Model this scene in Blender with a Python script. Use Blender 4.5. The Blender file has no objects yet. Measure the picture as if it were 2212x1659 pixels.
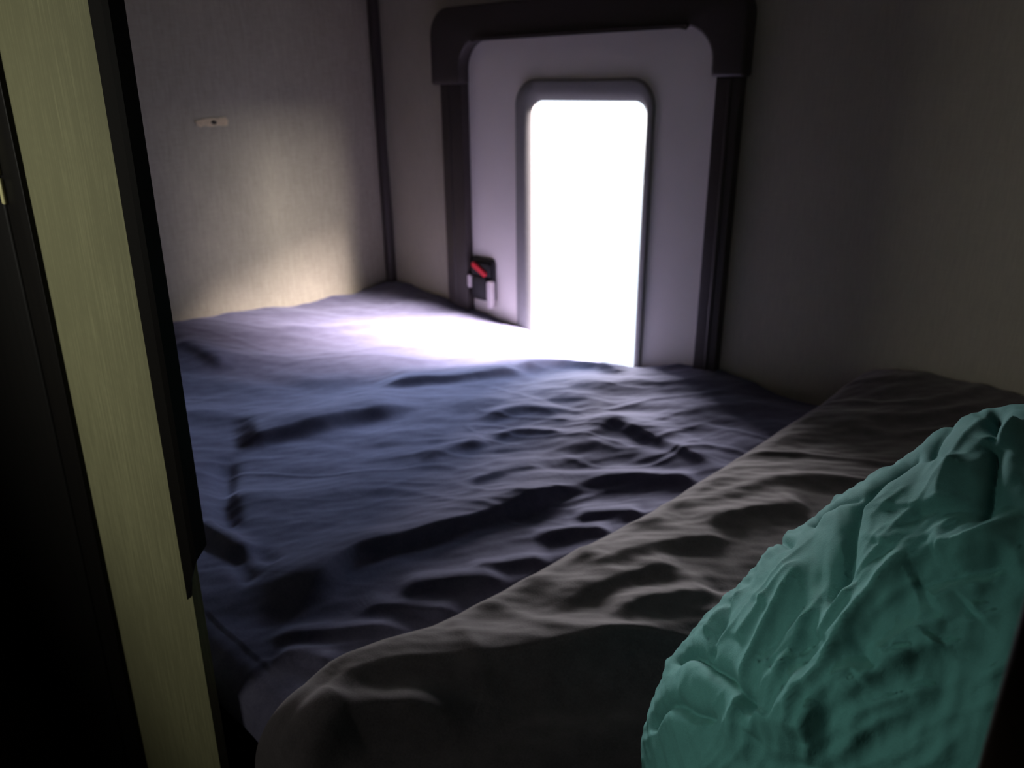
import bpy, bmesh, math, random
import numpy as np
from mathutils import Vector, Matrix

# ---------------------------------------------------------------- units
S = 0.65          # one unit of the plan below in metres
ZC = 1.27         # height of the camera above the floor
ZF, ZT = -1.953, 0.60   # floor and bunk ceiling in plan units
XL, XR, YW, YF = -3.07, 0.16, 2.418, 0.44

def P(x, y, z):
    return (x * S, y * S, z * S + ZC)

def lean(z):      # the cabin partition leans very slightly
    return 0.0254 * (z - 0.1)

scene = bpy.context.scene
COL = scene.collection

# ---------------------------------------------------------------- materials
def new_mat(name):
    m = bpy.data.materials.new(name); m.use_nodes = True
    nt = m.node_tree
    return m, nt, nt.nodes['Principled BSDF']

def rgb(c): return (c[0], c[1], c[2], 1.0)

def node(nt, t, **kw):
    n = nt.nodes.new(t)
    for k, v in kw.items(): setattr(n, k, v)
    return n

def noise(nt, scale_vec, detail=3.0, rough=0.6, rot=(0, 0, 0)):
    tc = node(nt, 'ShaderNodeTexCoord'); mp = node(nt, 'ShaderNodeMapping')
    mp.inputs['Scale'].default_value = scale_vec
    mp.inputs['Rotation'].default_value = rot
    nz = node(nt, 'ShaderNodeTexNoise')
    nz.inputs['Scale'].default_value = 1.0
    nz.inputs['Detail'].default_value = detail
    nz.inputs['Roughness'].default_value = rough
    nt.links.new(tc.outputs['Object'], mp.inputs['Vector'])
    nt.links.new(mp.outputs['Vector'], nz.inputs['Vector'])
    return nz.outputs['Fac']

def ramp(nt, fac, stops):
    r = node(nt, 'ShaderNodeValToRGB')
    e = r.color_ramp.elements
    e[0].position, e[0].color = stops[0][0], rgb(stops[0][1])
    e[1].position, e[1].color = stops[-1][0], rgb(stops[-1][1])
    for p, c in stops[1:-1]:
        n = e.new(p); n.color = rgb(c)
    nt.links.new(fac, r.inputs['Fac'])
    return r.outputs['Color']

def math_node(nt, op, a, b):
    n = node(nt, 'ShaderNodeMath', operation=op)
    for i, v in enumerate((a, b)):
        if isinstance(v, (int, float)): n.inputs[i].default_value = v
        else: nt.links.new(v, n.inputs[i])
    return n.outputs[0]

def bump(nt, bsdf, fac, strength, dist):
    b = node(nt, 'ShaderNodeBump')
    b.inputs['Strength'].default_value = strength
    b.inputs['Distance'].default_value = dist
    nt.links.new(fac, b.inputs['Height'])
    nt.links.new(b.outputs['Normal'], bsdf.inputs['Normal'])

def wallpaper(name, dark, light, weave=1.0, grain=(160, 160, 7), cross=(14, 14, 260), rough=0.6):
    m, nt, b = new_mat(name)
    f1 = noise(nt, grain, 4.0, 0.7)
    f2 = noise(nt, cross, 3.0, 0.6)
    f3 = noise(nt, (5, 5, 5), 2.0, 0.5)
    s = math_node(nt, 'MULTIPLY', f1, 0.5)
    s = math_node(nt, 'ADD', s, math_node(nt, 'MULTIPLY', f2, 0.3 * weave))
    s = math_node(nt, 'ADD', s, math_node(nt, 'MULTIPLY', f3, 0.2))
    col = ramp(nt, s, [(0.36, dark), (0.62, light)])
    nt.links.new(col, b.inputs['Base Color'])
    b.inputs['Roughness'].default_value = rough
    bump(nt, b, s, 0.15, 0.001)
    return m

def plain(name, c1, c2=None, rough=0.5, scale=(30, 30, 30), bstr=0.0, spec=0.25, metal=0.0):
    m, nt, b = new_mat(name)
    c2 = c2 or tuple(v * 0.85 for v in c1)
    f = noise(nt, scale, 3.0, 0.6)
    nt.links.new(ramp(nt, f, [(0.3, c2), (0.7, c1)]), b.inputs['Base Color'])
    b.inputs['Roughness'].default_value = rough
    b.inputs['Specular IOR Level'].default_value = spec
    b.inputs['Metallic'].default_value = metal
    if bstr: bump(nt, b, f, bstr, 0.001)
    return m

def fabric(name, c1, c2, fuzz=(420, 420, 420), bstr=0.35, sheen=0.25, tint=(0.6, 0.6, 0.7), rough=0.95, dist=0.0015, streak=None):
    m, nt, b = new_mat(name)
    f = noise(nt, fuzz, 3.0, 0.75)
    g = noise(nt, streak or (34, 34, 34), 4.0, 0.65)
    s = math_node(nt, 'ADD', math_node(nt, 'MULTIPLY', f, 0.5), math_node(nt, 'MULTIPLY', g, 0.5))
    nt.links.new(ramp(nt, s, [(0.36, c2), (0.64, c1)]), b.inputs['Base Color'])
    b.inputs['Roughness'].default_value = rough
    b.inputs['Specular IOR Level'].default_value = 0.15
    b.inputs['Sheen Weight'].default_value = sheen
    b.inputs['Sheen Roughness'].default_value = 0.5
    b.inputs['Sheen Tint'].default_value = rgb(tint)
    bump(nt, b, s, bstr, dist)
    return m

M = {}
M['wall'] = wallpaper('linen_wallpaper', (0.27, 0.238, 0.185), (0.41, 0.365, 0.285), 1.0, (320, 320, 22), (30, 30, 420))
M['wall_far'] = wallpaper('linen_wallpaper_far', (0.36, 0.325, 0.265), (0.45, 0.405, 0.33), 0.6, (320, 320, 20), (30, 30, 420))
M['strip'] = wallpaper('strip_wallpaper', (0.22, 0.215, 0.115), (0.40, 0.39, 0.215), 0.25, (330, 330, 9), (25, 25, 90))
M['door'] = plain('white_door_skin', (0.84, 0.78, 0.73), (0.80, 0.74, 0.69), 0.45, (4, 4, 4))
M['frame'] = plain('dark_brown_plastic', (0.062, 0.051, 0.048), (0.052, 0.043, 0.041), 0.42, (200, 200, 200), 0.05)
M['surround'] = plain('grey_plastic', (0.29, 0.28, 0.275), (0.26, 0.25, 0.245), 0.5, (160, 160, 160), 0.05)
M['trim'] = plain('black_brown_trim', (0.007, 0.006, 0.005), (0.005, 0.004, 0.0035), 0.5, (60, 60, 6))
M['darkdoor'] = plain('black_brown_door', (0.006, 0.005, 0.0045), (0.004, 0.0035, 0.003), 0.6, (90, 90, 5))
M['post'] = plain('dark_wood', (0.040, 0.024, 0.016), (0.022, 0.013, 0.009), 0.5, (120, 120, 8))
M['black'] = plain('black_plastic', (0.022, 0.020, 0.022), (0.015, 0.014, 0.015), 0.35, (90, 90, 90))
M['red'] = plain('red_plastic', (0.75, 0.035, 0.055), (0.62, 0.025, 0.04), 0.35, (60, 60, 60))
M['bail'] = plain('pale_grey_bail', (0.62, 0.55, 0.56), (0.55, 0.48, 0.49), 0.3, (60, 60, 60))
M['brass'] = plain('brass', (0.85, 0.80, 0.42), (0.75, 0.70, 0.34), 0.3, (80, 80, 80), 0, 0.5, 0.0)
M['tape'] = plain('tan_tape', (0.70, 0.56, 0.38), (0.55, 0.44, 0.30), 0.7, (120, 120, 120))
M['hole'] = plain('screw_head', (0.06, 0.045, 0.035), (0.03, 0.022, 0.018), 0.6, (120, 120, 120))
M['ceiling'] = plain('dim_ceiling', (0.34, 0.31, 0.27), (0.30, 0.27, 0.235), 0.8, (6, 6, 6))
M['floor'] = plain('vinyl_floor', (0.10, 0.08, 0.06), (0.06, 0.045, 0.035), 0.6, (6, 40, 6))
M['base'] = plain('bunk_board', (0.03, 0.024, 0.02), (0.02, 0.016, 0.013), 0.6, (8, 60, 60))
M['mattress'] = fabric('mattress_ticking', (0.35, 0.35, 0.36), (0.27, 0.27, 0.28))
M['navy'] = fabric('navy_fleece', (0.104, 0.099, 0.152), (0.064, 0.061, 0.100), (300, 300, 300), 0.35, 0.45, (0.6, 0.6, 0.85))
M['charcoal'] = fabric('charcoal_fleece', (0.080, 0.070, 0.076), (0.044, 0.039, 0.043), (420, 420, 420), 0.6, 0.5, (0.7, 0.65, 0.65))
M['teal'] = fabric('teal_cotton', (0.080, 0.225, 0.215), (0.066, 0.188, 0.180), (650, 650, 650), 0.35, 0.10, (0.4, 0.8, 0.7), 0.85, 0.002, (70, 70, 40))

mg, ntg, bg = new_mat('window_glass')
ntg.nodes.remove(bg)
tr = node(ntg, 'ShaderNodeBsdfTransparent'); gl = node(ntg, 'ShaderNodeBsdfGlossy')
tr.inputs['Color'].default_value = (0.96, 0.97, 0.98, 1)
gl.inputs['Roughness'].default_value = 0.02
fr = node(ntg, 'ShaderNodeLayerWeight'); fac5 = math_node(ntg, 'MULTIPLY', math_node(ntg, 'POWER', fr.outputs['Facing'], 5.0), 0.5)
dirt = noise(ntg, (3, 3, 3), 2.0, 0.5)
mx = node(ntg, 'ShaderNodeMixShader')
ntg.links.new(math_node(ntg, 'ADD', fac5, math_node(ntg, 'MULTIPLY', dirt, 0.02)), mx.inputs['Fac'])
ntg.links.new(tr.outputs[0], mx.inputs[1]); ntg.links.new(gl.outputs[0], mx.inputs[2])
ntg.links.new(mx.outputs[0], ntg.nodes['Material Output'].inputs['Surface'])
M['glass'] = mg

# ---------------------------------------------------------------- mesh helpers
def link(name, me, mat, parent=None):
    o = bpy.data.objects.new(name, me)
    COL.objects.link(o)
    if mat is not None:
        me.materials.clear(); me.materials.append(mat)
    if parent is not None: o.parent = parent
    return o

def bm_obj(name, bm, mat, parent=None, smooth=False, bevel=0.0, segs=3):
    bmesh.ops.recalc_face_normals(bm, faces=bm.faces[:])
    if bevel:
        es = [e for e in bm.edges if len(e.link_faces) == 2 and e.calc_face_angle(0) > 0.6]
        bmesh.ops.bevel(bm, geom=es, offset=bevel * S, offset_type='OFFSET', segments=segs, profile=0.5, affect='EDGES', clamp_overlap=True)
    me = bpy.data.meshes.new(name); bm.to_mesh(me); bm.free()
    if smooth or bevel:
        for p in me.polygons: p.use_smooth = True
        try: me.set_sharp_from_angle(angle=math.radians(38))
        except Exception: pass
    return link(name, me, mat, parent)

def add_box(bm, x0, x1, y0, y1, z0, z1, leaning=False):
    vs = []
    for z in (z0, z1):
        dy = lean(z) if leaning else 0.0
        for (x, y) in ((x0, y0), (x1, y0), (x1, y1), (x0, y1)):
            vs.append(bm.verts.new(P(x, y + dy, z)))
    for f in ((0, 1, 2, 3), (4, 5, 6, 7), (0, 1, 5, 4), (1, 2, 6, 5), (2, 3, 7, 6), (3, 0, 4, 7)):
        bm.faces.new([vs[i] for i in f])

def box(name, mat, *a, parent=None, bevel=0.0, leaning=False):
    bm = bmesh.new(); add_box(bm, *a, leaning=leaning)
    return bm_obj(name, bm, mat, parent, bevel=bevel)

def round_rect(x0, x1, z0, z1, r, n=10):
    rs = r if isinstance(r, (list, tuple)) else (r, r, r, r)   # bl, br, tr, tl
    out = []
    for (cx, cz, a0, rr) in ((x0 + rs[0], z0 + rs[0], 180, rs[0]), (x1 - rs[1], z0 + rs[1], 270, rs[1]),
                             (x1 - rs[2], z1 - rs[2], 0, rs[2]), (x0 + rs[3], z1 - rs[3], 90, rs[3])):
        for i in range(n + 1):
            a = math.radians(a0 + 90.0 * i / n)
            out.append((cx + rr * math.cos(a), cz + rr * math.sin(a)))
    return out

def loft_xz(bm, loops, close=False):
    """loops: list of (list of (x,z), y); faces between successive loops"""
    rows = [[bm.verts.new(P(x, y, z)) for x, z in lp] for lp, y in loops]
    seq = list(zip(rows[:-1], rows[1:]))
    if close: seq.append((rows[-1], rows[0]))
    for a, b in seq:
        n = len(a)
        for i in range(n):
            j = (i + 1) % n
            bm.faces.new((a[i], a[j], b[j], b[i]))
    return rows

def prism_xz(bm, poly, y0, y1):
    a = [bm.verts.new(P(x, y0, z)) for x, z in poly]
    b = [bm.verts.new(P(x, y1, z)) for x, z in poly]
    bm.faces.new(a); bm.faces.new(b)
    n = len(poly)
    for i in range(n):
        bm.faces.new((a[i], a[(i + 1) % n], b[(i + 1) % n], b[i]))

def grid_mesh(name, V, mat, smooth=True, closed_cols=False):
    """V: (rows, cols, 3) numpy array in plan units"""
    R, Cn, _ = V.shape
    W = np.empty((R * Cn, 3), np.float32)
    W[:, 0] = V[..., 0].ravel() * S; W[:, 1] = V[..., 1].ravel() * S; W[:, 2] = V[..., 2].ravel() * S + ZC
    idx = np.arange(R * Cn).reshape(R, Cn)
    if closed_cols:
        idx = np.concatenate([idx, idx[:, :1]], 1)
    q = np.stack([idx[:-1, :-1], idx[:-1, 1:], idx[1:, 1:], idx[1:, :-1]], -1).reshape(-1, 4)
    me = bpy.data.meshes.new(name)
    me.vertices.add(len(W)); me.vertices.foreach_set('co', W.ravel())
    me.loops.add(q.size); me.loops.foreach_set('vertex_index', q.ravel().astype(np.int32))
    me.polygons.add(len(q))
    me.polygons.foreach_set('loop_start', np.arange(0, q.size, 4, dtype=np.int32))
    me.polygons.foreach_set('loop_total', np.full(len(q), 4, np.int32))
    me.update(calc_edges=True)
    me.polygons.foreach_set('use_smooth', np.ones(len(q), bool))
    return me

def tag(o, label=None, cat=None, kind=None, group=None):
    if label: o['label'] = label
    if cat: o['category'] = cat
    if kind: o['kind'] = kind
    if group: o['group'] = group
    return o

def empty(name, loc):
    o = bpy.data.objects.new(name, None); COL.objects.link(o)
    o.location = loc; o.empty_display_size = 0.05
    return o

def struct(o, label): return tag(o, label, None, 'structure')

def reparent(o, parent):
    o.parent = parent
    o.matrix_parent_inverse = Matrix.Translation(-Vector(parent.location))

# ---------------------------------------------------------------- noise and ridges
rng = np.random.RandomState(7)
def gnoise(x, y, seed):
    r = np.random.RandomState(seed); n = 64
    ang = r.rand(n, n) * 2 * np.pi
    gx, gy = np.cos(ang), np.sin(ang)
    xi, yi = np.floor(x).astype(int), np.floor(y).astype(int)
    fx, fy = x - xi, y - yi
    u = fx * fx * fx * (fx * (fx * 6 - 15) + 10); v = fy * fy * fy * (fy * (fy * 6 - 15) + 10)
    def g(i, j, dx, dy):
        a, b = (xi + i) % n, (yi + j) % n
        return gx[a, b] * dx + gy[a, b] * dy
    a = g(0, 0, fx, fy) * (1 - u) + g(1, 0, fx - 1, fy) * u
    b = g(0, 1, fx, fy - 1) * (1 - u) + g(1, 1, fx - 1, fy - 1) * u
    return (a * (1 - v) + b * v) * 1.5

def smoothline(pts, n=10):
    p = np.array(pts, float)
    if len(p) < 3:
        return np.array([p[0] + (p[-1] - p[0]) * t for t in np.linspace(0, 1, n)])
    q = np.vstack([2 * p[0] - p[1], p, 2 * p[-1] - p[-2]])
    out = []
    for i in range(1, len(q) - 2):
        for t in np.linspace(0, 1, n, endpoint=False):
            a, b, c, d = q[i - 1], q[i], q[i + 1], q[i + 2]
            out.append(0.5 * ((2 * b) + (c - a) * t + (2 * a - 5 * b + 4 * c - d) * t * t + (3 * b - a - 3 * c + d) * t ** 3))
    out.append(p[-1])
    return np.array(out)

def dist_line(X, Y, pts, reach):
    """signed distance (positive = left of travel) and 0..1 position along a polyline"""
    L = smoothline(pts, 6)
    seg = np.hypot(*(L[1:] - L[:-1]).T); cum = np.concatenate([[0], np.cumsum(seg)]); tot = cum[-1]
    D = np.full(X.shape, 1e9); Sg = np.zeros(X.shape); T = np.zeros(X.shape)
    m = (X > L[:, 0].min() - reach) & (X < L[:, 0].max() + reach) & (Y > L[:, 1].min() - reach) & (Y < L[:, 1].max() + reach)
    x, y = X[m], Y[m]
    d0 = np.full(x.shape, 1e9); s0 = np.zeros(x.shape); t0 = np.zeros(x.shape)
    for k in range(len(L) - 1):
        a, b = L[k], L[k + 1]; ab = b - a; l2 = ab.dot(ab) + 1e-12
        t = np.clip(((x - a[0]) * ab[0] + (y - a[1]) * ab[1]) / l2, 0, 1)
        dx, dy = x - a[0] - t * ab[0], y - a[1] - t * ab[1]
        d = np.hypot(dx, dy); c = ab[0] * (y - a[1]) - ab[1] * (x - a[0])
        u = d < d0
        d0[u] = d[u]; s0[u] = np.sign(c[u]); t0[u] = (cum[k] + t[u] * seg[k]) / tot
    D[m] = d0; Sg[m] = s0; T[m] = t0
    return D, Sg, T

def ridge(X, Y, pts, h, wl, wr, ta=0.25, tb=0.25, sharp=2.0):
    D, Sg, T = dist_line(X, Y, pts, 3.5 * max(wl, wr))
    w = np.where(Sg >= 0, wl, wr)
    a = np.clip(T / max(ta, 1e-3), 0, 1); b = np.clip((1 - T) / max(tb, 1e-3), 0, 1)
    env = (a * a * (3 - 2 * a)) * (b * b * (3 - 2 * b))
    return h * env * np.exp(-(D / w) ** sharp)

def rbf(pts, X, Y, smooth=0.02):
    p = np.array(pts, float); n = len(p)
    def k(r2): return 0.5 * r2 * np.log(r2 + 1e-9)
    d2 = (p[:, None, 0] - p[None, :, 0]) ** 2 + (p[:, None, 1] - p[None, :, 1]) ** 2
    A = np.zeros((n + 3, n + 3)); A[:n, :n] = k(d2) + smooth * np.eye(n) * 0.05
    A[:n, n] = 1; A[:n, n + 1:] = p[:, :2]; A[n:, :n] = A[:n, n:].T
    w = np.linalg.solve(A, np.concatenate([p[:, 2], np.zeros(3)]))
    Z = w[n] + w[n + 1] * X + w[n + 2] * Y
    for i in range(n):
        Z = Z + w[i] * k((X - p[i, 0]) ** 2 + (Y - p[i, 1]) ** 2)
    return Z

# measured outlines of folds, in plan units
RPHI= [(-151.8, 0.482), (-154.7, 0.482), (-159.0, 0.484), (-163.6, 0.478), (-168.7, 0.468), (-174.0, 0.463), (-179.3, 0.448), (173.9, 0.435), (166.5, 0.421), (159.6, 0.42), (149.5, 0.41), (140.4, 0.416), (131.9, 0.432), (126.3, 0.443), (118.7, 0.471), (111.6, 0.491), (107.8, 0.493)]
LINES={
'A1':[(-2.036,0.953),(-1.961,1.13),(-1.904,1.298),(-1.845,1.441),(-1.807,1.548)],
'A2':[(-2.09,1.515),(-1.993,1.648),(-1.891,1.781),(-1.804,1.934),(-1.759,2.012)],
'A3':[(-1.84,1.922),(-1.806,2.039),(-1.756,2.144),(-1.63,2.24),(-1.47,2.225)],
'A4':[(-1.202,0.611),(-1.228,0.705),(-1.265,0.828),(-1.239,0.913),(-1.194,1.046),(-1.154,1.197),(-1.128,1.345),(-1.094,1.459),(-1.049,1.544)],
'A5':[(-1.106,0.711),(-1.1,0.753),(-1.067,0.786),(-0.973,0.842),(-0.94,0.875)],
'A6':[(-1.108,0.808),(-1.035,0.899),(-0.933,1.007)],
'A7':[(-1.042,0.96),(-0.978,1.041),(-0.913,1.122)],
'A8':[(-1.011,1.156),(-0.948,1.252),(-0.889,1.318)],
'A9':[(-1.017,1.303),(-0.964,1.365),(-0.876,1.438)],
'A10':[(-1.205,0.561),(-1.143,0.605),(-1.096,0.659),(-1.037,0.727),(-0.964,0.784)],
'A11':[(-1.118,0.53),(-1.083,0.577),(-1.001,0.613)],
'A12':[(-1.274,1.625),(-1.262,1.746),(-1.239,1.812),(-1.121,1.813),(-0.982,1.793),(-0.849,1.79)],
'A13':[(-1.111,1.461),(-0.979,1.596),(-0.848,1.687)],
'A14':[(-2.902,1.169),(-2.767,1.216),(-2.576,1.247)],
'A15':[(-1.719,0.694),(-1.575,0.679),(-1.422,0.688)],
'A16':[(-3.261,1.573),(-3.156,1.845),(-3.002,2.162)],
'A17':[(-2.851,1.522),(-2.715,1.75),(-2.548,2.072)],
'A18':[(-1.54,0.684),(-1.719,0.756),(-1.914,0.859),(-2.006,0.937)],
'A19':[(-1.504,0.664),(-1.42,0.641),(-1.339,0.623)],
'A20':[(-1.485,0.707),(-1.422,0.699),(-1.366,0.701)],
'A21':[(-1.535,1.252),(-1.51,1.375),(-1.462,1.482)],
'A22':[(-1.327,1.235),(-1.298,1.367),(-1.22,1.474)],
'A23':[(-1.592,1.573),(-1.542,1.717),(-1.415,1.778)],
'A24':[(-1.473,1.493),(-1.433,1.596),(-1.315,1.676)],
'B4':[(-0.777,1.029),(-0.746,1.144),(-0.68,1.273),(-0.597,1.359)],
'B5':[(-0.694,1.335),(-0.631,1.47),(-0.53,1.587)],
'B6':[(-0.658,0.944),(-0.612,1.058),(-0.543,1.178)],
'B7':[(-0.761,0.87),(-0.729,0.982),(-0.679,1.128),(-0.61,1.189)],
'B1':[(-0.922,0.475),(-0.931,0.553),(-0.901,0.659),(-0.868,0.773),(-0.849,0.903),(-0.828,1.094),(-0.791,1.3),(-0.776,1.612),(-0.75,2.057),(-0.72,2.372)],
'B2':[(-0.885,0.494),(-0.881,0.554),(-0.851,0.618),(-0.776,0.708),(-0.699,0.8),(-0.605,0.941),(-0.527,1.079)],
'B3':[(-0.86,0.379),(-0.869,0.409),(-0.843,0.473),(-0.783,0.562),(-0.703,0.638),(-0.633,0.669)],
'S1':[(-0.167,0.421),(-0.134,0.326),(-0.118,0.256),(-0.116,0.217)],
'S2':[(-0.225,0.334),(-0.242,0.239),(-0.242,0.201),(-0.22,0.132),(-0.214,0.076)],
'S3':[(-0.316,0.188),(-0.293,0.218),(-0.247,0.237)],
'S4':[(-0.402,0.136),(-0.384,0.165),(-0.306,0.15)],
'S5':[(-0.41,-0.051),(-0.37,-0.027),(-0.321,-0.027),(-0.289,-0.028),(-0.252,-0.039),(-0.226,-0.048)],
'S6':[(-0.368,0.064),(-0.343,0.027),(-0.328,-0.024)],
'S7':[(-0.395,-0.137),(-0.36,-0.09),(-0.317,-0.082),(-0.281,-0.07)],
'S8':[(-0.152,0.142),(-0.125,0.163),(-0.098,0.184),(-0.075,0.202)],
'S9':[(-0.093,0.141),(-0.104,0.121),(-0.111,0.092)],
'S10':[(-0.208,0.435),(-0.206,0.344),(-0.204,0.299)],
'R1':[(-0.253,-0.099),(-0.265,-0.04),(-0.275,0.022),(-0.277,0.075),(-0.282,0.149)],
'R2':[(-0.189,-0.073),(-0.204,-0.015),(-0.194,0.019),(-0.187,0.076),(-0.178,0.117),(-0.169,0.158),(-0.159,0.22)],
'R3':[(-0.181,-0.049),(-0.186,-0.006),(-0.17,0.03),(-0.154,0.053)],
'R4':[(-0.218,-0.067),(-0.229,-0.028),(-0.233,0.017),(-0.238,0.12)],
'R5':[(-0.169,-0.003),(-0.144,0.043),(-0.11,0.09),(-0.068,0.112)],
'R6':[(-0.148,0.182),(-0.121,0.2),(-0.102,0.222),(-0.087,0.258)],
'R7':[(-0.153,0.049),(-0.133,0.089),(-0.109,0.118),(-0.081,0.156)],
'R8':[(-0.152,-0.028),(-0.147,0.002),(-0.118,0.036),(-0.092,0.066)],
'R9':[(-0.211,0.05),(-0.208,0.088),(-0.203,0.126)],
'R10':[(-0.157,0.233),(-0.166,0.272),(-0.163,0.321)],
'R11':[(-0.238,-0.069),(-0.236,-0.053),(-0.232,-0.035)],
'R12':[(-0.395,0.174),(-0.365,0.21),(-0.345,0.233),(-0.282,0.261)],
'R13':[(-0.175,-0.065),(-0.184,-0.03),(-0.179,-0.003)],
'R15':[(-0.239,-0.101),(-0.244,-0.049),(-0.237,0.001),(-0.226,0.034)],
'R16':[(-0.201,-0.08),(-0.21,-0.039),(-0.21,0.0),(-0.202,0.031)],
'R17':[(-0.177,-0.066),(-0.176,-0.011),(-0.16,0.025),(-0.138,0.053)],
'R18':[(-0.15,-0.051),(-0.146,-0.025),(-0.129,0.006),(-0.103,0.03)],
'R19':[(-0.156,0.027),(-0.14,0.058),(-0.119,0.078)],
'R20':[(-0.128,0.128),(-0.11,0.152),(-0.087,0.175)],
'R21':[(-0.127,0.176),(-0.104,0.201),(-0.081,0.222)],
'R22':[(-0.299,0.061),(-0.293,0.102),(-0.285,0.137)],
'R23':[(-0.302,0.012),(-0.302,0.043),(-0.298,0.084)],
'R24':[(-0.195,0.171),(-0.19,0.212),(-0.181,0.241)],
'R25':[(-0.355,-0.001),(-0.358,0.044),(-0.349,0.091)],
'R14':[(-0.137,0.333),(-0.131,0.36),(-0.123,0.381)],
'F0':[(-0.096,0.1),(-0.083,0.126),(-0.07,0.152),(-0.06,0.179),(-0.051,0.209)],
'F1':[(-0.282,-0.146),(-0.267,-0.123),(-0.253,-0.1),(-0.24,-0.079),(-0.227,-0.058)],
'F2':[(-0.187,0.183),(-0.183,0.226),(-0.174,0.269),(-0.161,0.311),(-0.144,0.351)],
'F3':[(-0.116,0.136),(-0.099,0.161),(-0.085,0.189),(-0.074,0.219),(-0.066,0.254)],
'F4':[(-0.189,0.108),(-0.172,0.141),(-0.155,0.174),(-0.14,0.207),(-0.124,0.241)],
'F5':[(-0.222,0.058),(-0.211,0.082),(-0.202,0.107),(-0.195,0.133),(-0.188,0.159)],
'F6':[(-0.247,0.006),(-0.244,0.028),(-0.24,0.049),(-0.235,0.071),(-0.229,0.092)],
'F7':[(-0.223,-0.006),(-0.207,0.019),(-0.192,0.044),(-0.179,0.069),(-0.167,0.095)],
'F8':[(-0.13,0.174),(-0.12,0.191),(-0.111,0.209),(-0.101,0.227),(-0.092,0.245)],
'F9':[(-0.307,-0.167),(-0.29,-0.127),(-0.276,-0.089),(-0.262,-0.053),(-0.248,-0.019)],
'F10':[(-0.14,0.157),(-0.12,0.174),(-0.103,0.194),(-0.089,0.217),(-0.077,0.243)],
'F11':[(-0.127,0.082),(-0.111,0.103),(-0.094,0.123),(-0.076,0.141),(-0.058,0.156)],
'F12':[(-0.121,-0.034),(-0.111,-0.009),(-0.099,0.014),(-0.084,0.036),(-0.067,0.054)],
'F13':[(-0.21,0.14),(-0.209,0.16),(-0.205,0.18),(-0.199,0.198),(-0.19,0.215)],
'F14':[(-0.186,0.066),(-0.171,0.098),(-0.157,0.129),(-0.142,0.16),(-0.128,0.191)],
'F15':[(-0.133,0.088),(-0.127,0.117),(-0.118,0.146),(-0.106,0.173),(-0.092,0.198)],
'F16':[(-0.233,-0.076),(-0.223,-0.056),(-0.214,-0.036),(-0.204,-0.017),(-0.195,0.002)],
'F17':[(-0.258,0.005),(-0.25,0.028),(-0.243,0.05),(-0.234,0.073),(-0.225,0.095)],
'F18':[(-0.197,-0.096),(-0.195,-0.067),(-0.19,-0.038),(-0.182,-0.01),(-0.169,0.018)],
'F19':[(-0.133,0.036),(-0.129,0.058),(-0.121,0.08),(-0.111,0.1),(-0.099,0.118)],
'F20':[(-0.133,-0.012),(-0.118,0.019),(-0.101,0.048),(-0.082,0.074),(-0.061,0.096)],
'F21':[(-0.121,0.13),(-0.101,0.152),(-0.085,0.177),(-0.073,0.205),(-0.066,0.238)],
'F22':[(-0.164,0.311),(-0.151,0.341),(-0.134,0.367),(-0.115,0.391),(-0.093,0.408)],
'F23':[(-0.178,0.068),(-0.171,0.093),(-0.162,0.118),(-0.152,0.142),(-0.139,0.164)],
'F24':[(-0.08,0.072),(-0.069,0.082),(-0.058,0.093),(-0.047,0.104),(-0.038,0.116)],
'F25':[(-0.169,0.138),(-0.158,0.169),(-0.148,0.201),(-0.138,0.233),(-0.129,0.267)],
'F26':[(-0.106,-0.031),(-0.093,-0.02),(-0.082,-0.008),(-0.071,0.005),(-0.061,0.018)],
'F27':[(-0.201,0.256),(-0.187,0.292),(-0.175,0.331),(-0.169,0.38),(-0.181,0.475)],
'F28':[(-0.323,0.031),(-0.317,0.072),(-0.306,0.112),(-0.296,0.153),(-0.283,0.193)],
'F29':[(-0.247,-0.142),(-0.23,-0.103),(-0.219,-0.066),(-0.213,-0.029),(-0.212,0.009)],
'F30':[(-0.18,-0.054),(-0.164,-0.028),(-0.152,-0.001),(-0.145,0.027),(-0.142,0.056)],
'F31':[(-0.178,-0.081),(-0.162,-0.056),(-0.148,-0.031),(-0.135,-0.005),(-0.123,0.02)],
'F32':[(-0.084,0.055),(-0.072,0.071),(-0.061,0.089),(-0.053,0.108),(-0.047,0.129)],
'F33':[(-0.178,0.13),(-0.174,0.168),(-0.166,0.205),(-0.153,0.24),(-0.137,0.273)],
'F34':[(-0.144,0.174),(-0.136,0.195),(-0.125,0.214),(-0.112,0.231),(-0.098,0.246)],
'F35':[(-0.184,-0.103),(-0.172,-0.068),(-0.156,-0.036),(-0.136,-0.006),(-0.114,0.02)],
'F36':[(-0.206,0.008),(-0.197,0.044),(-0.189,0.08),(-0.181,0.117),(-0.174,0.155)],
'F37':[(-0.123,-0.058),(-0.101,-0.032),(-0.084,-0.005),(-0.07,0.025),(-0.061,0.056)],
'F38':[(-0.237,0.007),(-0.218,0.028),(-0.203,0.05),(-0.191,0.074),(-0.183,0.099)],
'F39':[(-0.256,0.168),(-0.249,0.193),(-0.239,0.215),(-0.225,0.235),(-0.209,0.251)],
'F40':[(-0.45,-0.193),(-0.379,-0.134),(-0.362,-0.097),(-0.35,-0.063),(-0.342,-0.029)],
'F41':[(-0.32,-0.174),(-0.295,-0.145),(-0.276,-0.117),(-0.264,-0.09),(-0.256,-0.063)],
'F42':[(-0.14,0.168),(-0.125,0.184),(-0.11,0.2),(-0.096,0.217),(-0.084,0.235)],
'F43':[(-0.245,0.192),(-0.243,0.219),(-0.237,0.244),(-0.227,0.266),(-0.212,0.284)],
'F44':[(-0.211,0.098),(-0.207,0.12),(-0.202,0.143),(-0.196,0.165),(-0.19,0.187)],
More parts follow.
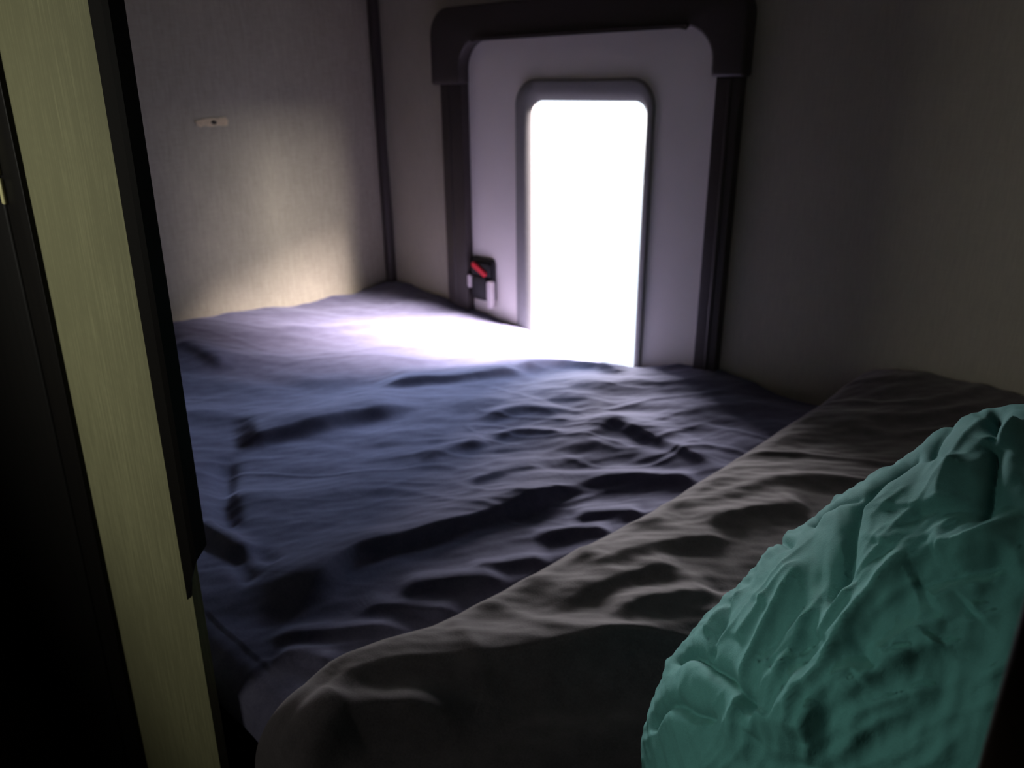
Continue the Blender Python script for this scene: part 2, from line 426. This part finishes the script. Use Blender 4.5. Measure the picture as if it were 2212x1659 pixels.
'F45':[(-0.269,-0.027),(-0.257,-0.003),(-0.245,0.021),(-0.235,0.045),(-0.225,0.069)],
'F46':[(-0.215,-0.099),(-0.206,-0.065),(-0.197,-0.032),(-0.188,0.001),(-0.178,0.034)],
'F47':[(-0.353,-0.055),(-0.339,-0.023),(-0.329,0.008),(-0.323,0.04),(-0.32,0.072)],
'F48':[(-0.095,0.025),(-0.073,0.046),(-0.053,0.068),(-0.035,0.091),(-0.017,0.115)],
'F49':[(-0.275,-0.059),(-0.262,-0.03),(-0.251,-0.001),(-0.242,0.029),(-0.234,0.058)],
'F50':[(-0.215,0.144),(-0.191,0.173),(-0.171,0.206),(-0.157,0.243),(-0.147,0.284)],
'F51':[(-0.187,0.166),(-0.167,0.19),(-0.147,0.214),(-0.128,0.238),(-0.11,0.263)],
'F52':[(-0.228,0.198),(-0.219,0.216),(-0.211,0.235),(-0.204,0.255),(-0.196,0.275)],
'F53':[(-0.157,0.201),(-0.129,0.216),(-0.105,0.236),(-0.085,0.262),(-0.07,0.294)],
'F54':[(-0.193,-0.087),(-0.178,-0.057),(-0.167,-0.027),(-0.159,0.003),(-0.155,0.034)],
'F55':[(-0.318,-0.121),(-0.307,-0.095),(-0.297,-0.07),(-0.289,-0.046),(-0.281,-0.021)],
'F56':[(-0.139,0.145),(-0.127,0.163),(-0.113,0.179),(-0.099,0.193),(-0.085,0.206)],
'F57':[(-0.125,-0.041),(-0.113,-0.025),(-0.102,-0.008),(-0.093,0.009),(-0.084,0.027)],
'F58':[(-0.206,0.143),(-0.198,0.16),(-0.19,0.178),(-0.182,0.195),(-0.174,0.213)],
'F59':[(-0.158,-0.071),(-0.141,-0.05),(-0.124,-0.03),(-0.109,-0.011),(-0.093,0.008)],
}


# ================================================================ SETTING
struct(box('floor', M['floor'], XL - 0.1, 2.2, -2.4, YW + 0.1, ZF - 0.1, ZF), 'dark vinyl floor of the trailer')
struct(box('ceiling', M['ceiling'], XL - 0.1, 2.2, -2.4, YW + 0.1, ZT, ZT + 0.08), 'ceiling over the bunk and aisle')
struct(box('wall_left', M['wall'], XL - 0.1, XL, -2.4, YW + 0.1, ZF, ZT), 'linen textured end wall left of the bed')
bm = bmesh.new()
o_w = [(XL, ZF), (2.2, ZF), (2.2, ZT), (XL, ZT)]
i_w = [(-2.56, -1.22), (-1.26, -1.22), (-1.26, 0.22), (-2.56, 0.22)]
loft_xz(bm, [(o_w, YW), (i_w, YW), (i_w, YW + 0.03), (o_w, YW + 0.03)], True)
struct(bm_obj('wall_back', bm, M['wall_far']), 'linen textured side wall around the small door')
struct(box('wall_right', M['wall'], XR, XR + 0.06, YF + 0.06, YW, ZF, ZT), 'end wall at the right of the bunk')
struct(box('wall_outer', M['ceiling'], 2.1, 2.2, -2.4, YF, ZF, ZT), 'end wall of the aisle')
struct(box('wall_rear', M['ceiling'], XL, 2.2, -2.4, -2.3, ZF, ZT), 'aisle wall opposite the bunk')
struct(box('wall_front', M['strip'], XL, -1.1365, YF + 0.004, YF + 0.020, ZF, ZT, leaning=True), 'pale yellowish wood grain partition strip beside the bunk opening')
struct(box('wall_front_right', M['post'], 0.02, 2.2, YF + 0.0, YF + 0.06, ZF, ZT), 'partition right of the bunk opening')
struct(box('trim_1', M['frame'], XL, XL + 0.042, YW - 0.045, YW, -1.15, ZT, bevel=0.012), 'thin dark corner strip between the two walls')

# dark trim on the right edge of the partition: front face and jamb, cut obliquely at the bottom
bm = bmesh.new()
prof = [(-1.137, 0.0), (-1.134, -0.006), (-1.092, -0.006), (-1.086, 0.0), (-1.088, 0.021), (-1.112, 0.021), (-1.112, 0.0035), (-1.137, 0.0035)]
zb = [-0.805, -0.805, -0.73, -0.71, -0.69, -0.69, -0.73, -0.805]
lo = [bm.verts.new(P(x, YF + y + lean(z), z)) for (x, y), z in zip(prof, zb)]
hi = [bm.verts.new(P(x, YF + y + lean(ZT), ZT)) for (x, y) in prof]
n = len(prof)
for i in range(n): bm.faces.new((lo[i], lo[(i + 1) % n], hi[(i + 1) % n], hi[i]))
bm.faces.new(lo); bm.faces.new(hi)
struct(bm_obj('trim_2', bm, M['trim'], smooth=True), 'black trim down the right edge of the pale partition strip')
struct(box('trim_4', M['trim'], -1.672, -1.561, YF - 0.006, YF + 0.004, ZF, ZT, bevel=0.002, leaning=True), 'black stile along the left edge of the pale partition strip')

# far left dark door with its hinge
d2 = box('door_2', M['darkdoor'], -2.95, -1.684, YF - 0.008, YF + 0.003, ZF + 0.02, ZT - 0.03, bevel=0.006, leaning=True)
struct(d2, 'black brown door at the far left')
hb = bmesh.new()
for (z0, z1) in ((-0.143, 0.02), (-0.196, -0.149)):
    add_box(hb, -1.671, -1.657, YF - 0.014, YF - 0.006, z0, z1, leaning=True)
hinge = bm_obj('hinge', hb, M['brass'], d2, bevel=0.003)
hinge['label'] = 'thin bright brass hinge'

# post at the right of the opening
struct(box('trim_5', M['post'], -0.028, 0.10, YF - 0.03, YF + 0.07, ZF, ZT, bevel=0.008), 'dark brown post at the right edge of the bunk opening')

# ---------------------------------------------------------------- small entry door with window
bm = bmesh.new()
dp_o = round_rect(-2.53, -1.27, -1.20, 0.19, 0.10)
dp_i = round_rect(-2.16, -1.575, -1.13, -0.03, 0.07)
loft_xz(bm, [(dp_o, YW + 0.008), (dp_i, YW + 0.008), (dp_i, YW + 0.02), (dp_o, YW + 0.02)], True)
door = bm_obj('door_1', bm, M['door'])
struct(door, 'small white outer door with tall rounded window')
bm = bmesh.new()
def rr_off(a, r0):   # surround loops: outer rounded rectangle shrunk by a
    return round_rect(-2.210 + a, -1.550 - a, -1.165 + a, 0.022 - a, max(r0 - a, 0.035))
def mixl(l0, l1, t): return [((1 - t) * a[0] + t * b[0], (1 - t) * a[1] + t * b[1]) for a, b in zip(l0, l1)]
o1 = rr_off(0.0, 0.10); i1 = round_rect(-2.122, -1.588, -1.10, -0.057, 0.048)
loft_xz(bm, [(o1, YW + 0.009), (mixl(o1, i1, .05), YW + 0.000), (mixl(o1, i1, .14), YW - 0.006), (mixl(o1, i1, .55), YW - 0.006),
             (mixl(o1, i1, .70), YW - 0.002), (mixl(o1, i1, .95), YW + 0.006), (i1, YW + 0.010), (i1, YW + 0.018),
             (mixl(o1, i1, .6), YW + 0.018), (mixl(o1, i1, .6), YW + 0.010)], True)
sur = bm_obj('window_surround', bm, M['surround'], door, smooth=True)
sur['label'] = 'grey moulded window surround with rounded corners'
bm = bmesh.new()
prism_xz(bm, round_rect(-2.118, -1.592, -1.096, -0.061, 0.045), YW + 0.0125, YW + 0.0155)
bm_obj('window_pane', bm, M['glass'], door)

# latch: black body, red indicator, pale bail handle
bm = bmesh.new()
prism_xz(bm, round_rect(-2.478, -2.335, -0.918, -0.722, 0.022, 5), YW - 0.010, YW + 0.013)
latch = bm_obj('latch', bm, M['black'], door, bevel=0.006)
latch['label'] = 'black paddle latch on the small door'
bm = bmesh.new()
prism_xz(bm, round_rect(-2.452, -2.362, -0.905, -0.800, 0.014, 5), YW - 0.034, YW - 0.009)
prism_xz(bm, round_rect(-2.462, -2.345, -0.802, -0.738, 0.014, 5), YW - 0.026, YW - 0.009)
bm_obj('latch_body', bm, M['black'], latch, bevel=0.006)
def capsule(x0, z0, x1, z1, r, y0, y1):
    a = math.atan2(z1 - z0, x1 - x0); out = []
    for (cx, cz, s) in ((x1, z1, -90), (x0, z0, 90)):
        for i in range(9):
            t = a + math.radians(s + 180 * i / 8); out.append((cx + r * math.cos(t), cz + r * math.sin(t)))
    b = bmesh.new(); prism_xz(b, out, y0, y1); return b
o = bm_obj('indicator', capsule(-2.438, -0.752, -2.374, -0.786, 0.013, YW - 0.036, YW - 0.025), M['red'], latch, bevel=0.003)
o['label'] = 'red indicator bar'
b = capsule(-2.340, -0.925, -2.340, -0.826, 0.0155, YW - 0.040, YW - 0.009)
o = bm_obj('handle_bar', b, M['bail'], latch, bevel=0.006); o['label'] = 'pale grey handle bar'
b = capsule(-2.468, -0.850, -2.468, -0.812, 0.012, YW - 0.036, YW - 0.009)
o = bm_obj('handle_bar', b, M['bail'], latch, bevel=0.005); o['label'] = 'pale grey handle bar'

# frame round the door: moulded cap over two jambs
def arc(cx, cz, r, a0, a1, n=10):
    return [(cx + r * math.cos(math.radians(a0 + (a1 - a0) * i / n)), cz + r * math.sin(math.radians(a0 + (a1 - a0) * i / n))) for i in range(n + 1)]
zo, zi = 0.300, 0.170
cap = [(-2.646, 0.006)] + arc(-2.646 + 0.11, zo - 0.11, 0.11, 180, 90) + arc(-1.200 - 0.11, zo - 0.11, 0.11, 90, 0) + [(-1.200, 0.018), (-1.314, 0.018)] \
    + arc(-1.314 - 0.11, zi - 0.11, 0.11, 0, 90) + arc(-2.474 + 0.11, zi - 0.11, 0.11, 90, 180) + [(-2.474, 0.006)]
bm = bmesh.new(); prism_xz(bm, cap, YW - 0.055, YW + 0.012)
fr_ = bm_obj('trim_6', bm, M['frame'], bevel=0.012)
struct(fr_, 'dark brown moulded frame around the small door')
bm = bmesh.new()
lip = arc(-1.326 - 0.11, zi + .008 - 0.11, 0.11, 72, 90) + arc(-2.462 + 0.11, zi + .008 - 0.11, 0.11, 90, 108)
lip2 = arc(-2.452 + 0.11, zi - .004 - 0.11, 0.11, 108, 90) + arc(-1.336 - 0.11, zi - .004 - 0.11, 0.11, 90, 72)
prism_xz(bm, lip + lip2, YW - 0.068, YW - 0.050)
bm_obj('frame_lip', bm, M['frame'], fr_)
for (a, b_) in ((-2.612, -2.480), (-1.303, -1.214)):
    bm = bmesh.new()
    add_box(bm, a, b_, YW - 0.035, YW + 0.012, -1.2, 0.02)
    add_box(bm, a + 0.045, a + 0.060, YW - 0.040, YW - 0.03, -1.2, 0.01)
    bm_obj('jamb', bm, M['frame'], fr_, bevel=0.008)

# torn tape patch on the left wall
bm = bmesh.new()
def prism_yz(bm, poly, x0, x1):
    a = [bm.verts.new(P(x0, y, z)) for y, z in poly]; b = [bm.verts.new(P(x1, y, z)) for y, z in poly]
    bm.faces.new(a); bm.faces.new(b); n = len(poly)
    for i in range(n): bm.faces.new((a[i], a[(i + 1) % n], b[(i + 1) % n], b[i]))
tape = [(1.493, -0.118), (1.535, -0.112), (1.560, -0.110), (1.590, -0.112), (1.622, -0.108), (1.632, -0.120), (1.628, -0.140), (1.612, -0.142),
        (1.580, -0.139), (1.556, -0.143), (1.530, -0.138), (1.512, -0.143), (1.500, -0.136)]
prism_yz(bm, tape, XL - 0.001, XL + 0.004)
tp = bm_obj('tape_patch', bm, M['tape'])
tag(tp, 'small torn tan tape patch stuck on the left wall', 'tape')
bm = bmesh.new()
prism_yz(bm, [(1.570 + 0.011 * math.cos(a), -0.127 + 0.008 * math.sin(a)) for a in np.linspace(0, 2 * math.pi, 14)[:-1]], XL + 0.003, XL + 0.007)
o = bm_obj('screw_head', bm, M['hole'], tp); o['label'] = 'dark brown screw head'

# ================================================================ BED
bed = box('bunk_bed', M['base'], XL + 0.01, XR - 0.01, YF + 0.075, YW - 0.05, ZF, -1.22, bevel=0.01)
tag(bed, 'built-in bunk bed base in dark shadow below the blankets', 'bed')
box('mattress', M['mattress'], XL + 0.02, XR - 0.02, YF + 0.09, YW - 0.06, -1.219, -1.10, parent=bed, bevel=0.05)

BASE = [(-3.07, .5, -.90), (-3.07, 1.27, -.895), (-3.07, 1.75, -.925), (-3.07, 2.15, -.945), (-2.98, 2.40, -.93), (-2.6, 2.40, -.957), (-2.28, 2.4, -.995), (-2.1, 2.41, -1.022),
        (-1.85, 2.41, -1.045), (-1.58, 2.41, -1.05), (-1.45, 2.41, -1.01), (-1.3, 2.41, -.972), (-1.2, 2.41, -.968), (-1.06, 2.41, -.985), (-.88, 2.41, -1.01), (-.667, 2.41, -.975), (-.3, 2.41, -.95), (.16, 2.41, -.95),
        (-2.5, 1.9, -.975), (-2.5, 1.2, -.975), (-2.0, 1.5, -.99), (-2.0, .9, -1.0), (-1.5, 1.6, -1.0), (-1.5, 1.0, -1.0), (-1.5, .6, -1.0), (-1.1, .5, -1.0), (-.8, .5, -1.01),
        (-1.6, 2.15, -1.0), (-1.2, 2.0, -.985), (-.9, 1.4, -1.0), (-.5, 1.0, -1.0), (-.4, 1.8, -.99), (0, .6, -1.0), (0, 1.4, -1.0), (-1.0, .85, -1.0)]

def cloth_noise(X, Y, ang, amp, fx, fy, seed):
    c, s = math.cos(ang), math.sin(ang)
    u, v = X * c + Y * s, -X * s + Y * c
    wx = 0.25 * gnoise(X * 3, Y * 3, seed + 50)
    return amp * gnoise(u * fx + 7 + wx, v * fy + 3 + 2 * wx, seed)

def crease_noise(X, Y, ang, amp, fx, fy, seed):
    c, s = math.cos(ang), math.sin(ang)
    u, v = X * c + Y * s, -X * s + Y * c
    wx = 0.35 * gnoise(X * 2.5, Y * 2.5, seed + 50)
    n = gnoise(u * fx + 7 + wx, v * fy + 3 + 2.5 * wx, seed)
    return amp * (np.exp(-(n / 0.16) ** 2) - 0.3)

def left_edge(y):
    pts = np.array(LINES['B1'])
    ys = np.concatenate([[.30], pts[:, 1], [2.5]]); xs = np.concatenate([[-.90], pts[:, 0], [-.705]])
    o = np.argsort(ys); return np.interp(y, ys[o], xs[o]) - .05

def navy_height(X, Y):
    Z0 = Z = rbf(BASE, X, Y)
    R = lambda k, h, wl, wr, **kw: ridge(X, Y, LINES[k], h, wl, wr, **kw)
    Z = Z + R('A1', .042, .15, .026, ta=.15, tb=.3) + R('A2', .030, .12, .022, ta=.25, tb=.2) + R('A3', .035, .12, .035)
    Z = Z + R('A4', .042, .12, .022, ta=.14, tb=.3) + R('A5', .016, .035, .018) + R('A6', .018, .045, .020)
    Z = Z + R('A7', .013, .035, .018) + R('A8', .015, .035, .018) + R('A9', .016, .04, .020)
    Z = Z + R('A10', .020, .035, .018, tb=.3) + R('A11', .018, .03, .018, tb=.3) + R('A12', .021, .09, .026, ta=.35) + R('A13', .020, .05, .022)
    Z = Z + R('A14', .022, .06, .03) + R('A15', .026, .030, .03) + R('A16', .012, .05, .03) + R('A17', .014, .06, .03)
    Z = Z - R('A18', .026, .035, .035)
    Z = Z - R('A19', .014, .028, .022) - R('A20', .010, .025, .02)
    Z = Z + R('A21', .015, .04, .02) + R('A22', .012, .04, .02) + R('A23', .012, .04, .02) + R('A24', .010, .03, .015)
    far = np.clip((Y - .5) / 1.2, 0.35, 1)
    ang = 0.85
    Z = Z + cloth_noise(X, Y, ang, .016, 1.3, 4, 3) + cloth_noise(X, Y, ang - .3, .006, 3, 10, 5)
    Z = Z + crease_noise(X, Y, ang, .0028, 1.3, 6, 11) + crease_noise(X, Y, ang + .25, .0010, 2.2, 9, 12)
    # fine crumple, strongest in the right middle of the bed
    k = np.exp(-(((X + 1.35) / .45) ** 2 + ((Y - 1.55) / .55) ** 2))
    Z = Z + k * (crease_noise(X, Y, ang - .25, .0022, 3, 12, 21) + cloth_noise(X, Y, ang + .1, .006, 5, 15, 22))
    Z = Z + cloth_noise(X, Y, ang + .2, .0012, 16, 38, 9)
    under = np.clip((X - left_edge(Y) + .045) / .05, 0, 1); under = under * under * (3 - 2 * under)
    return Z0 + (Z - Z0) * (1 - under) - .004 * under

# ---- navy blanket: flat field plus a rounded front edge and drop
x = np.linspace(XL + 0.012, XR - 0.012, 1000)
y_flat = np.linspace(YW - 0.008, YF + 0.085, 620)
ra = 0.075
arcs = np.linspace(0, ra * math.pi / 2, 26)[1:]
drop = np.linspace(0, 0.15, 40)[1:]
sy = np.concatenate([y_flat, y_flat[-1] - arcs, y_flat[-1] - arcs[-1] - drop])
X, SY = np.meshgrid(x, sy)
H = navy_height(X, SY)
yc = y_flat[-1]
V = np.zeros(X.shape + (3,)); V[..., 0] = X; V[..., 1] = SY; V[..., 2] = H
nf = len(y_flat)
hb_ = H[nf - 1]
for i in range(nf, len(sy)):
    s = yc - sy[i]
    dn = H[i] - rbf(BASE, X[i], np.full_like(X[i], sy[i])) if i < nf + 25 else 0.012 * gnoise(X[i] * 5, np.full_like(X[i], s * 2), 31)
    if i < nf + 25:
        a = s / ra; w = (i - nf + 1) / 25.0
        dn = dn * (1 - w) + w * 0.012 * gnoise(X[i] * 5, np.full_like(X[i], s * 2), 31)
        base = hb_ - 0.0
        V[i, :, 1] = yc - (ra + dn * w) * math.sin(a)
        V[i, :, 2] = base - ra + ra * math.cos(a) + dn * (1 - w) * 0.3
    else:
        q = s - ra * math.pi / 2
        V[i, :, 1] = yc - ra - dn * max(0, 1 - q / .1) + .42 * q
        V[i, :, 2] = hb_ - ra - q
# keep behind the partition left of the opening
lim = YF + 0.024
msk = (V[..., 0] < -1.06)
t = np.clip((-1.06 - V[..., 0]) / 0.05, 0, 1)
V[..., 1] = np.where(msk, np.maximum(V[..., 1], lim * t + (1 - t) * V[..., 1]), V[..., 1])
# tucked edges against the walls
def skirt(V, side, dz):
    if side == 'top': e = V[:1].copy(); e[..., 2] -= dz; return np.concatenate([e, V], 0)
    if side == 'left': e = V[:, :1].copy(); e[..., 2] -= dz; return np.concatenate([e, V], 1)
    if side == 'right': e = V[:, -1:].copy(); e[..., 2] -= dz; return np.concatenate([V, e], 1)
V = skirt(skirt(skirt(V, 'top', .12), 'left', .12), 'right', .12)
navy = link('blanket', grid_mesh('navy_blanket', V, None), M['navy'])
tag(navy, 'wrinkled dark navy fleece blanket spread over the whole bunk', 'blanket')

# ---- charcoal throw folded over the near right part of the bed
def throw_field(X, SY, XLE):
    d = np.clip(X - XLE, 0, None)
    w = .075
    rise = np.where(d < w, np.sqrt(np.clip(1 - (1 - d / w) ** 2, 0, 1)), 1.0)
    th = .088 + .010 * gnoise(X * 2, SY * 2, 77)
    Zb = rbf(BASE, X, SY)
    R = lambda k, h, wl, wr, **kw: ridge(X, SY, LINES[k], h, wl, wr, **kw)
    E = np.zeros_like(X)
    E += R('B2', .020, .08, .03, ta=.1, tb=.3)
    D, Sg, T = dist_line(X, SY, LINES['B2'], 1.5)
    fr = np.where((Sg < 0) & (D < 1.4), 1 - np.exp(-(D / .055) ** 2), 0.0) * np.clip((1.30 - SY) / .3, 0, 1)
    fr2 = np.where((Sg < 0) & (D < 1.4), np.clip(D / .35, 0, 1), 0.0) * np.clip((1.30 - SY) / .3, 0, 1)
    E -= .042 * fr + .02 * fr2
    E += R('B3', .062, .05, .030, ta=.05, tb=.45)
    E += R('B4', .017, .06, .025, tb=.2) + R('B5', .018, .05, .025, tb=.2) + R('B6', .018, .05, .025, tb=.2) + R('B7', .016, .05, .025, tb=.2)
    E += .055 * np.exp(-((SY - 2.42) / .28) ** 2) * np.exp(-((X + .62) / .16) ** 2)
    E += .04 * np.exp(-((SY - 2.42) / .3) ** 2) * np.clip((X + .6) / .2, 0, 1)
    ang = 0.62
    nz = cloth_noise(X, SY, ang, .012, 1.3, 6, 41) + cloth_noise(X, SY, ang + .25, .005, 3, 13, 42)
    nz += crease_noise(X, SY, ang, .006, 1.2, 6, 43) + cloth_noise(X, SY, ang, .0016, 20, 40, 44)
    return Zb + rise * (th + E + nz * np.clip(d / .05, 0.2, 1)) + 0.004
ncol, nrow = 560, 620
sy2 = np.concatenate([np.linspace(YW - 0.012, YF + 0.06, nrow)])
arcs = np.linspace(0, 0.09 * math.pi / 2, 30)[1:]; drop = np.linspace(0, .33, 60)[1:]
syt = np.concatenate([sy2, sy2[-1] - arcs, sy2[-1] - arcs[-1] - drop])
u = np.linspace(0, 1, ncol) ** 1.25
xe = left_edge(np.maximum(syt, .36))
Xt = xe[:, None] + (XR - .014 - xe[:, None]) * u[None, :]
SYt = np.repeat(syt[:, None], ncol, 1)
Ht = throw_field(Xt, SYt, xe[:, None] * np.ones_like(Xt))
Vt = np.stack([Xt, SYt, Ht], -1)
yc = sy2[-1]; hb2 = Ht[nrow - 1]; xb = Xt[nrow - 1]
for i in range(nrow, len(syt)):
    s = yc - syt[i]; r_ = .09
    g = 0.016 * gnoise(xb * 4, np.full(ncol, s * 2.0), 61)
    if i < nrow + 29:
        a = s / r_; w = (i - nrow + 1) / 29.0
        Vt[i, :, 1] = yc - r_ * math.sin(a) - g * w; Vt[i, :, 2] = hb2 - r_ + r_ * math.cos(a)
    else:
        Vt[i, :, 1] = yc - r_ - g; Vt[i, :, 2] = hb2 - r_ - (s - r_ * math.pi / 2)
    Vt[i, :, 0] = xb
Vt = skirt(Vt, 'right', .015)
throw = link('throw_blanket', grid_mesh('throw_blanket', Vt, None), M['charcoal'])
tag(throw, 'folded charcoal grey fleece throw along the near right side of the bed', 'blanket')

# ---- teal comforter heaped at the right end
C = np.array([0.0098, 0.8587, -0.7649]); D0 = 1.15; CZ = 0.30
ax = np.array([0.00848788, 0.74666589, -0.6651451]); e1 = np.array([0.99993539, -0.01136698, 0.0]); e2 = np.array([0.00756069, 0.66510213, 0.74671413])
RP = sorted([(a % 360, r) for a, r in RPHI] + [(60, .46), (20, .42), (340, .42), (300, .42), (250, .44), (223, .46)])
pa = np.array([p[0] for p in RP]); pr = np.array([p[1] for p in RP])
pa = np.concatenate([pa - 360, pa, pa + 360]); pr = np.tile(pr, 3)
NP_, NT = 900, 420
phi = np.linspace(0, 360, NP_, endpoint=False); rad = np.interp(phi, pa, pr)
kern = np.hanning(27); kern /= kern.sum()
rad = np.convolve(np.concatenate([rad[-40:], rad, rad[:40]]), kern, 'same')[40:-40] * .966
th = np.linspace(0.002, math.pi - 0.002, NT)
TH, PH = np.meshgrid(th, np.radians(phi), indexing='ij')
sn, cs = np.sin(TH), np.cos(TH)
U = rad[None] * sn * np.cos(PH); W_ = rad[None] * sn * np.sin(PH)
depth = CZ * cs
def teal_pos(U, W_, depth):
    return C + U[..., None] * e1 + W_[..., None] * e2 - depth[..., None] * ax
B0 = teal_pos(U, W_, depth)
def gridnormals(V):
    du = np.roll(V, -1, 1) - np.roll(V, 1, 1); dv = np.gradient(V, axis=0)
    nrm = np.cross(du, dv); nrm /= np.linalg.norm(nrm, axis=-1, keepdims=True) + 1e-12
    out = V - C; s = np.sign((nrm * out).sum(-1, keepdims=True)); return nrm * s
N0 = gridnormals(B0)
front = np.clip(cs * 4 + .6, 0, 1)
disp = np.zeros_like(U)
def TR(k, h, wl, wr, **kw): return ridge(U, W_, LINES[k], h, wl, wr, **kw)
for k, h, wd in (('S1', .022, .012), ('S2', .020, .011), ('S3', .010, .008), ('S4', .012, .007), ('S5', .020, .010), ('S6', .010, .009), ('S7', .018, .010), ('S8', .012, .020), ('S9', .010, .015), ('S10', .010, .007)):
    disp -= TR(k, h, wd * .8, wd * .8, ta=.1, tb=.15, sharp=1.15)
    if wd < .015: disp += TR(k, h * .5, .035, .035, ta=.4, tb=.4)
for k, h, wl, wr in (('R1', .016, .022, .014), ('R2', .024, .030, .018), ('R3', .014, .020, .014), ('R4', .012, .018, .012), ('R5', .015, .022, .015), ('R6', .016, .020, .016), ('R7', .014, .03, .016),
                     ('R8', .012, .018, .014), ('R9', .012, .016, .012), ('R10', .016, .04, .025), ('R11', .010, .010, .010), ('R12', .008, .012, .010), ('R13', .010, .012, .010), ('R14', .012, .016, .014)) + tuple(('R%d' % k, .008, .018, .013) for k in range(15, 26)):
    disp += TR(k, h * 1.1, wl * .75, wr * .65, ta=.13, tb=.3, sharp=1.15)
# radiating puckers: stretched noise in polar coordinates about the lower right, plus puffiness
pu, pv = U + .05, W_ + .38
pr_ = np.hypot(pu, pv); pt = np.arctan2(pv, pu)
disp += .0025 * gnoise(pt * 9, pr_ * 4, 81) + .0022 * gnoise(pt * 24 + 3, pr_ * 5, 82)
for k in sorted(LINES):
    if k[0] == 'F':
        h = .0025 + .0025 * ((int(k[1:]) * 37) % 10) / 10.0
        disp += TR(k, h, .0075, .0045, ta=.45, tb=.45, sharp=1.15)
disp += .0012 * gnoise(pt * 50, pr_ * 40, 84) + .006 * gnoise(U * 4 + 9, W_ * 4, 85)
# crumpled rim along the outline
rim = np.exp(-((1 - sn) / .10) ** 2)
disp += rim * (.004 * gnoise(PH * 12, TH * 5, 86) + .0025 * gnoise(PH * 40, TH * 9, 87))
VT = B0 + N0 * disp[..., None]
# it lies on the throw, against the end wall and inside the opening
zmin = -.895 + .01 * gnoise(VT[..., 0] * 6, VT[..., 1] * 6, 88)
zt = VT[..., 2]; VT[..., 2] = np.where(zt < zmin, zmin + (zt - zmin) * .02, zt)
xm = XR - .02; VT[..., 0] = np.where(VT[..., 0] > xm, xm + (VT[..., 0] - xm) * .01, VT[..., 0])
ym = YF + .09; VT[..., 1] = np.where(VT[..., 1] < ym, ym + (VT[..., 1] - ym) * .02, VT[..., 1])
teal = link('comforter', grid_mesh('comforter', VT, None, closed_cols=True), M['teal'])
tag(teal, 'crumpled teal quilted comforter heaped at the right end of the bunk', 'comforter')

# ================================================================ LIGHT
w = bpy.data.worlds.new('World'); scene.world = w; w.use_nodes = True
nt = w.node_tree; bgn = nt.nodes['Background']
bgn.inputs['Color'].default_value = (0.80, 0.89, 1.0, 1)
bgn.inputs['Strength'].default_value = 2.0

def area(name, loc, target, size, power, color, sy=None, portal=False):
    l = bpy.data.lights.new(name, 'AREA'); l.shape = 'RECTANGLE'; l.size = size * S; l.size_y = (sy or size) * S
    l.energy = power; l.color = color
    o = bpy.data.objects.new(name, l); COL.objects.link(o)
    o.location = P(*loc)
    d = Vector(P(*target)) - Vector(P(*loc)); o.rotation_euler = d.to_track_quat('-Z', 'Y').to_euler()
    if portal: l.cycles.is_portal = True
    return o
area('window_portal', (-1.855, YW + .04, -.575), (-1.855, 0, -.575), .56, 1.0, (1, 1, 1), 1.08, portal=True)
# bright open sky high outside, and the low bright horizon to the right of the door
area('sky_high', (-.45, 3.35, 1.5), (-2.05, 2.3, -.9), 1.3, 2200.0, (1.0, 0.85, 0.85))
area('sky_blue', (-1.4, 6.4, 2.3), (-1.8, 1.2, -1.0), 3.6, 420.0, (0.64, 0.78, 1.0), 1.8)
area('sky_left', (-5.0, 5.4, .3), (-.4, 1.0, -.75), 2.6, 400.0, (1.0, 0.95, 0.96), 1.6)
area('sky_low', (1.6, 3.9, .72), (-2.6, 1.9, -.6), 1.7, 200.0, (1.0, 0.92, 0.80))
# unseen fill lamps added in the aisle; this area lamp brightens the partition strip
a = area('strip_fill', (-1.7, -1.5, 0.25), (-1.5, .44, -.25), .6, 1.0, (1.0, 0.99, 0.88))
a.data.spread = math.radians(62)
l = bpy.data.lights.new('comforter_fill', 'SPOT'); l.energy = 13.0; l.color = (.90, 1.0, .88); l.spot_size = math.radians(30); l.spot_blend = 1.0; l.shadow_soft_size = .05  # added spot fill, aimed at the comforter to bring out its folds
o = bpy.data.objects.new('comforter_fill', l); COL.objects.link(o); o.location = P(-1.25, -.25, .15)
o.rotation_euler = (Vector(P(-.08, .66, -.70)) - o.location).to_track_quat('-Z', 'Y').to_euler()

# ================================================================ CAMERA
cam = bpy.data.cameras.new('Camera'); co = bpy.data.objects.new('Camera', cam); COL.objects.link(co)
Rm = [[0.7362377336101459, -0.23973149486339249, -0.6328371117271482], [0.6766533314676257, 0.274204903649599, 0.6833388177385195], [-0.009709202972394608, 0.9313111623861691, -0.3640951114647978]]
mw = Matrix.Identity(4)
for i in range(3):
    mw[i][0] = Rm[i][0]; mw[i][1] = Rm[i][1]; mw[i][2] = -Rm[i][2]
mw[0][3], mw[1][3], mw[2][3] = P(0, 0, 0)
co.matrix_world = mw
cam.sensor_width = 36.0; cam.lens = 1650.0 / 2212.0 * 36.0
cam.clip_start = 0.01
cam.dof.use_dof = True; cam.dof.focus_distance = 0.62; cam.dof.aperture_fstop = 7.0
scene.camera = co

scene.view_settings.view_transform = 'Standard'
scene.view_settings.look = 'None'
scene.view_settings.exposure = 0.0
scene.cycles.max_bounces = 10
scene.cycles.diffuse_bounces = 6
scene.cycles.transparent_max_bounces = 8
scene.cycles.use_denoising = True
scene.cycles.sample_clamp_indirect = 6.0
